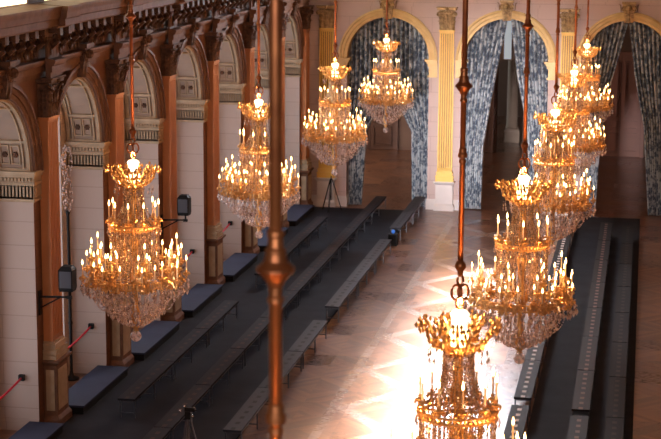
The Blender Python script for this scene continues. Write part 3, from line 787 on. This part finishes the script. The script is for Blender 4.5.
    st_ = MB(); st_.lathe([(0.03, 0.30), (0.10, 0.40), (0.05, 0.55), (0.04, 0.8), (0.09, 0.95), (0.12, 1.02), (0.06, 1.12), (0.035, 1.3), (0.06, 1.5), (0.09, 1.62), (0.045, 1.75), (0.04, 1.9), (0.09, 2.05), (0.045, 2.2), (0.05, 2.45), (0.10, 2.56)], 14)
    st_.build('stem', MT['gilt'], C_, True)
    # rings
    def ring_part(name, r, z, hh, studs):
        g = MB(); n = 40
        for zz, rr in ((z + hh, 0.014), (z - hh, 0.016)):
            g.tube([(r * math.cos(2 * PI * i / n), r * math.sin(2 * PI * i / n), zz) for i in range(n)], rr, 6, closed=True)
        for i in range(studs):
            t = 2 * PI * i / studs; x, y = r * math.cos(t), r * math.sin(t)
            g.ball((x, y, z), hh * 0.95, 1, 6)
            g.bead((x * 1.03, y * 1.03, z - hh * 1.7), hh * 0.5, hh * 0.8)
            t += PI / studs; g.box(r * math.cos(t) - 0.01, r * math.cos(t) + 0.01, r * math.sin(t) - 0.01, r * math.sin(t) + 0.01, z - hh, z + hh)
        for i in range(4):
            t = PI * i / 4 + 0.3
            g.tube([(r * math.cos(t), r * math.sin(t), z), (-r * math.cos(t), -r * math.sin(t), z)], 0.009, 4)
        g.build(name, MT['gilt'], C_)
    ring_part('upper_ring', 0.39, 1.86, 0.028, 24)
    ring_part('lower_ring', 0.58, 0.99, 0.045, 32)
    # arms
    def candle(x, y, z, hc, proto=[None, None]):
        if proto[0] is None:
            c = MB()
            c.lathe([(0.006, -0.07), (0.026, -0.055), (0.014, -0.035), (0.016, -0.02), (0.048, 0.0), (0.052, 0.012), (0.02, 0.016), (0.020, 0.045), (0.013, 0.05)], 10, mi=0)
            for i in range(6):
                t = i * PI / 3; c.bead((0.05 * math.cos(t), 0.05 * math.sin(t), -0.015), 0.014, 0.026, mi=0)
            c.lathe([(0.0105, 0.045), (0.0105, 0.21)], 8, mi=1)
            co = c.build('candle', [MT['gilt'], MT['ivory']], C_)
            fb = MB(); fb.lathe([(0.006, 0.208), (0.013, 0.225), (0.014, 0.238), (0.008, 0.262), (0.002, 0.288)], 8)
            fo = fb.build('flame_bulb', MT['flame'], co, True); proto[0], proto[1] = co, fo
        else:
            co = proto[0].copy(); COL.objects.link(co); fo = proto[1].copy(); COL.objects.link(fo); fo.parent = co
        co.location = (x, y, z); co.scale = (1, 1, hc); return co
    arm_proto = None
    for i in range(8):
        t = 2 * PI * (i + 0.35) / 8
        if arm_proto is None:
            g = MB()
            g.tube([(-0.16, 0, 0.0), (-0.06, 0, -0.07), (0.04, 0, -0.06), (0.06, 0, 0.02), (0.02, 0, 0.10), (0, 0, 0.36)], [0.02, 0.024, 0.022, 0.022, 0.018, 0.014], 6)
            g.lathe([(0.02, 0.0), (0.05, 0.04), (0.025, 0.09), (0.04, 0.16), (0.02, 0.2), (0.03, 0.28), (0.02, 0.34)], 8)
            for q in range(3):
                an = q * 2 * PI / 3 + 0.5; ca, sa = math.cos(an), math.sin(an)
                g.tube([(0, 0, 0.16), (0.05 * ca, 0.05 * sa, 0.12), (0.09 * ca, 0.09 * sa, 0.14), (0.10 * ca, 0.10 * sa, 0.20)], 0.012, 5)
                an += PI / 3; ca, sa = math.cos(an), math.sin(an)
                g.tube([(0, 0, 0.02), (0.08 * ca, 0.08 * sa, -0.03), (0.15 * ca, 0.15 * sa, -0.01), (0.155 * ca, 0.155 * sa, 0.03)], 0.013, 5)
                g.bead((0.10 * ca, 0.10 * sa, -0.04), 0.035, 0.04)
            for q in range(8):
                an = q * PI / 4; g.bead((0.055 * math.cos(an), 0.055 * math.sin(an), 0.03 + 0.03 * (q % 3)), 0.026)
            arm = arm_proto = g.build('arm', MT['gilt'], C_)
        else: arm = arm_proto.copy(); COL.objects.link(arm)
        arm.location = (0.68 * math.cos(t), 0.68 * math.sin(t), 0.99); arm.rotation_euler = (0, 0, t)
        cxx, cyy = 0.68 * math.cos(t), 0.68 * math.sin(t)
        candle(cxx, cyy, 0.99 + 0.40, 1.1)
        for q in range(3):
            an = t + q * 2 * PI / 3 + 0.5
            candle(cxx + 0.10 * math.cos(an), cyy + 0.10 * math.sin(an), 0.99 + 0.25, 1.0)
            an += PI / 3
            candle(cxx + 0.155 * math.cos(an), cyy + 0.155 * math.sin(an), 0.99 + 0.08, 1.0)
    for i in range(10):
        t = 2 * PI * (i + 0.2) / 10
        candle(0.385 * math.cos(t), 0.385 * math.sin(t), 1.86 + 0.09, 1.15)
    # gilt scrollwork between the arms
    sc0 = None
    for i in range(20):
        t = 2 * PI * i / 20
        if sc0 is None:
            sc_ = MB()
            sc_.tube([(0.60 + dr, 0, 0.99 + dz) for dr, dz in ((0, 0), (0.06, 0.05), (0.14, 0.03), (0.17, -0.03), (0.13, -0.06), (0.10, -0.02))], [0.02, 0.022, 0.02, 0.018, 0.014, 0.01], 5)
            sc_.bead((0.70, 0, 1.045), 0.025, 0.05)
            o = sc0 = sc_.build('scroll', MT['gilt'], C_)
        else: o = sc0.copy(); COL.objects.link(o)
        o.rotation_euler = (0, 0, t)
    for i in range(4):      # light of the candles
        t = 2 * PI * (2 * i + 0.35) / 8
        l = bpy.data.lights.new('candle_light', 'POINT') if i == 0 else l
        l.energy = CANDLE_W; l.color = (1.0, 0.38, 0.11); l.shadow_soft_size = 0.014
        lo = bpy.data.objects.new('candle_light', l); COL.objects.link(lo); lo.parent = C_
        lo.location = (0.68 * math.cos(t), 0.68 * math.sin(t), 0.99 + 0.40 + 0.30)
    # finial and ball
    fi = MB(); fi.lathe([(0.015, 0.165), (0.05, 0.18), (0.03, 0.20), (0.07, 0.24), (0.05, 0.28), (0.09, 0.33), (0.03, 0.38)], 12); fi.build('finial', MT['gilt'], C_, True)
    ba = MB(); ba.ball((0, 0, 0.085), 0.088, 1, 14); ba.build('glass_ball', MT['crystal_clear'], C_, False)
    tag(C_, 'x', 'chandelier')
    return C_
chL = [(25.12, 'nearest of the left row'), (33.87, 'second of the left row, beside the thick copper rod'), (42.6, 'third of the left row'), (51.35, 'farthest of the left row, before the left arch')]
chR = [(16.3, 'lowest in the picture, cut by the bottom edge'), (25.15, 'second of the right row, its ball above floor glare'), (33.9, 'third of the right row from the near end'), (42.6, 'fourth of the right row from the near end'), (51.35, 'farthest of the right row, topmost')]
proto = make_chandelier(); used = False
G = 'gilt crystal chandeliers'
for row, x, lst in (('L', -7.74, chL), ('R', -1.70, chR)):
    for k, (y, t_) in enumerate(lst):
        rz = random.uniform(0, 0.78); zz = Z0 - (0.07 if row == 'L' else 0.12)
        if not used: o = proto; o.location = (x, y, zz); o.rotation_euler = (0, 0, rz); used = True
        else: o = copy_tree(proto, (x, y, zz), rz)
        o['label'] = 'lit gilt and crystal chandelier, ' + t_; o['group'] = G
o = copy_tree(proto, (-1.545, 7.08, Z0), 0.2, 'chandelier hung on the thick copper rod that crosses the picture'); o['group'] = G
o = copy_tree(proto, (-7.74, 16.4, Z0), 0.5, 'lit chandelier hanging just outside the left edge'); o['group'] = G

# ------------------------------------------------------------------ loudspeakers on brackets
def make_speaker():
    P = empty('loudspeaker')
    b = MB()
    b.frust(-0.125, 0.125, -0.11, 0.13, 0.0, -0.14, 0.14, -0.13, 0.13, 0.06)
    b.frust(-0.14, 0.14, -0.13, 0.13, 0.06, -0.14, 0.14, -0.13, 0.13, 0.42); b.frust(-0.14, 0.14, -0.13, 0.13, 0.42, -0.09, 0.09, -0.08, 0.11, 0.49)
    b.build('cabinet', MT['black'], P)
    g = MB(); g.box(-0.115, 0.115, -0.14, -0.13, 0.08, 0.40); g.build('grille', MT['steel'], P)
    w_ = MB(); w_.tube([(0.03, 0, 0.02), (0.03, 0, -0.14)], 0.02, 8); w_.tube([(0.05, 0, -0.12), (-0.56, -0.0, -0.14)], 0.022, 6)
    w_.tube([(-0.16, 0, -0.14), (-0.56, 0, -0.36)], 0.016, 6); w_.box(-0.575, -0.55, -0.06, 0.06, -0.50, -0.02); w_.box(-0.02, 0.08, -0.03, 0.03, -0.16, -0.10)
    w_.build('wall_bracket', MT['black'], P)
    return P
sp = make_speaker()
for k, (i, t_) in enumerate(((1, 'left of the nearest left chandelier'), (3, 'right of the nearest left chandelier'), (5, 'glimpsed through the second left chandelier'))):
    loc = (WX + 0.58, JY[i] + 0.16, 2.79)
    o = sp if k == 0 else copy_tree(sp, loc)
    o.location = loc; tag(o, 'black loudspeaker on a wall bracket, ' + t_, 'loudspeaker', 'loudspeakers on the arcade')

# ------------------------------------------------------------------ barrier ropes
for k, t_ in ((1, 'at the left edge of the picture'), (2, 'behind the pilaster with nearest loudspeaker'), (4, 'just right of nearest left chandelier'), (5, 'left of the second left chandelier ball')):
    ye = JY[k] - 0.045; ys = JY[k - 1] + PW + 0.012; xr = -11.62
    o = empty('barrier_rope', (xr, ye, 0))
    s = MB(); s.box(-0.055, 0.055, -0.05, 0.033, 1.02, 1.13); s.build('wall_socket', MT['black'], o)
    r = MB(); n = 16; Lr = ye - ys - 0.02
    r.tube([(0, -0.05 - (Lr - 0.05) * i / n, 1.07 - 0.10 * 4 * (i / n) * (1 - i / n)) for i in range(n + 1)], 0.022, 8); r.build('rope', MT['rope'], o, True)
    tag(o, 'crimson barrier rope with black wall socket, ' + t_, 'barrier rope', 'barrier ropes')

# ------------------------------------------------------------------ tripods and small things
def tripod(name, loc, hgt, spread_, mat, label, head=True):
    P = empty(name, loc)
    p = MB(); p.tube([(0, 0, hgt * 0.3), (0, 0, hgt * 0.96)], 0.018, 8); p.build('column', mat, P)
    for i in range(3):
        t = 0.5 + i * 2 * PI / 3; l_ = MB()
        for o_ in (-0.016, 0.016):
            l_.tube([(0.03 * math.cos(t) - o_ * math.sin(t), 0.03 * math.sin(t) + o_ * math.cos(t), hgt * 0.88), (spread_ * math.cos(t) - o_ * math.sin(t), spread_ * math.sin(t) + o_ * math.cos(t), 0.015)], 0.012, 6)
        l_.build('leg', mat, P)
    if head:
        h_ = MB(); h_.box(-0.05, 0.05, -0.05, 0.05, hgt * 0.88, hgt * 0.96); h_.box(-0.06, 0.12, -0.03, 0.03, hgt * 0.96, hgt * 1.0)
        h_.tube([(0.08, 0, hgt * 0.97), (0.16, -0.05, hgt * 0.98)], 0.012, 6); h_.build('tripod_head', MT['black'], P)
        k_ = MB()
        for q in ((-0.13, -0.04, hgt * 0.965), (-0.07, 0.04, hgt * 1.0), (0.09, -0.06, hgt * 0.92), (0.10, 0.02, hgt * 0.99)): k_.ball(q, 0.026, 1, 8)
        k_.build('clamp_knob', flat('bright_steel', (0.8, 0.8, 0.8), 0.15, 1.0), P, True)
    tag(P, label, 'tripod'); return P
tripod('camera_tripod', (-7.40, 26.95, 0.03), 1.65, 0.40, MT['steel'], 'dark camera tripod with shiny knobs standing among the left benches at the bottom edge')
tripod('light_stand', (-10.2, 55.5, 0.03), 1.25, 0.38, MT['black'], 'thin black tripod stand on the matting before the far left corner', head=False)
bx = empty('equipment_case', (-7.30, 50.2, 0.0))
m_ = MB(); m_.box(-0.13, 0.13, -0.15, 0.15, 0, 0.36); m_.box(-0.14, 0.14, -0.16, 0.16, 0.24, 0.26); m_.build('case_body', MT['black'], bx)
m_ = MB(); m_.ball((0, 0, 0.42), 0.06, 1, 14); m_.build('blue_lamp', MT['blue_ball'], bx, True)['label'] = 'blue ball on top'
tag(bx, 'small black case with a blue ball in the gap of the left front benches', 'equipment case')
# crystal torchere half hidden behind the nearest pilaster
tc = empty('torchere', (-11.92, 33.95, 0))
m_ = MB(); m_.lathe([(0.16, 0), (0.16, 0.03), (0.05, 0.08), (0.03, 0.2), (0.035, 1.2), (0.05, 1.25), (0.035, 1.3), (0.03, 3.6), (0.06, 3.7)], 14); m_.build('pole', MT['black'], tc, True)
m_ = MB(); rr_ = random.Random(5)
for i in range(150):
    t = rr_.random() * 6.28; z = rr_.uniform(3.7, 5.1); r = 0.05 + 0.06 * abs(math.sin((z - 3.7) * 4.5)); m_.bead((r * math.cos(t), r * math.sin(t), z), 0.022, 0.03)
m_.build('crystals', MT['crystal_clear'], tc)['kind'] = 'stuff'
tag(tc, 'slim dark torchere topped with crystals, half hidden behind the nearest full pilaster', 'torchere')
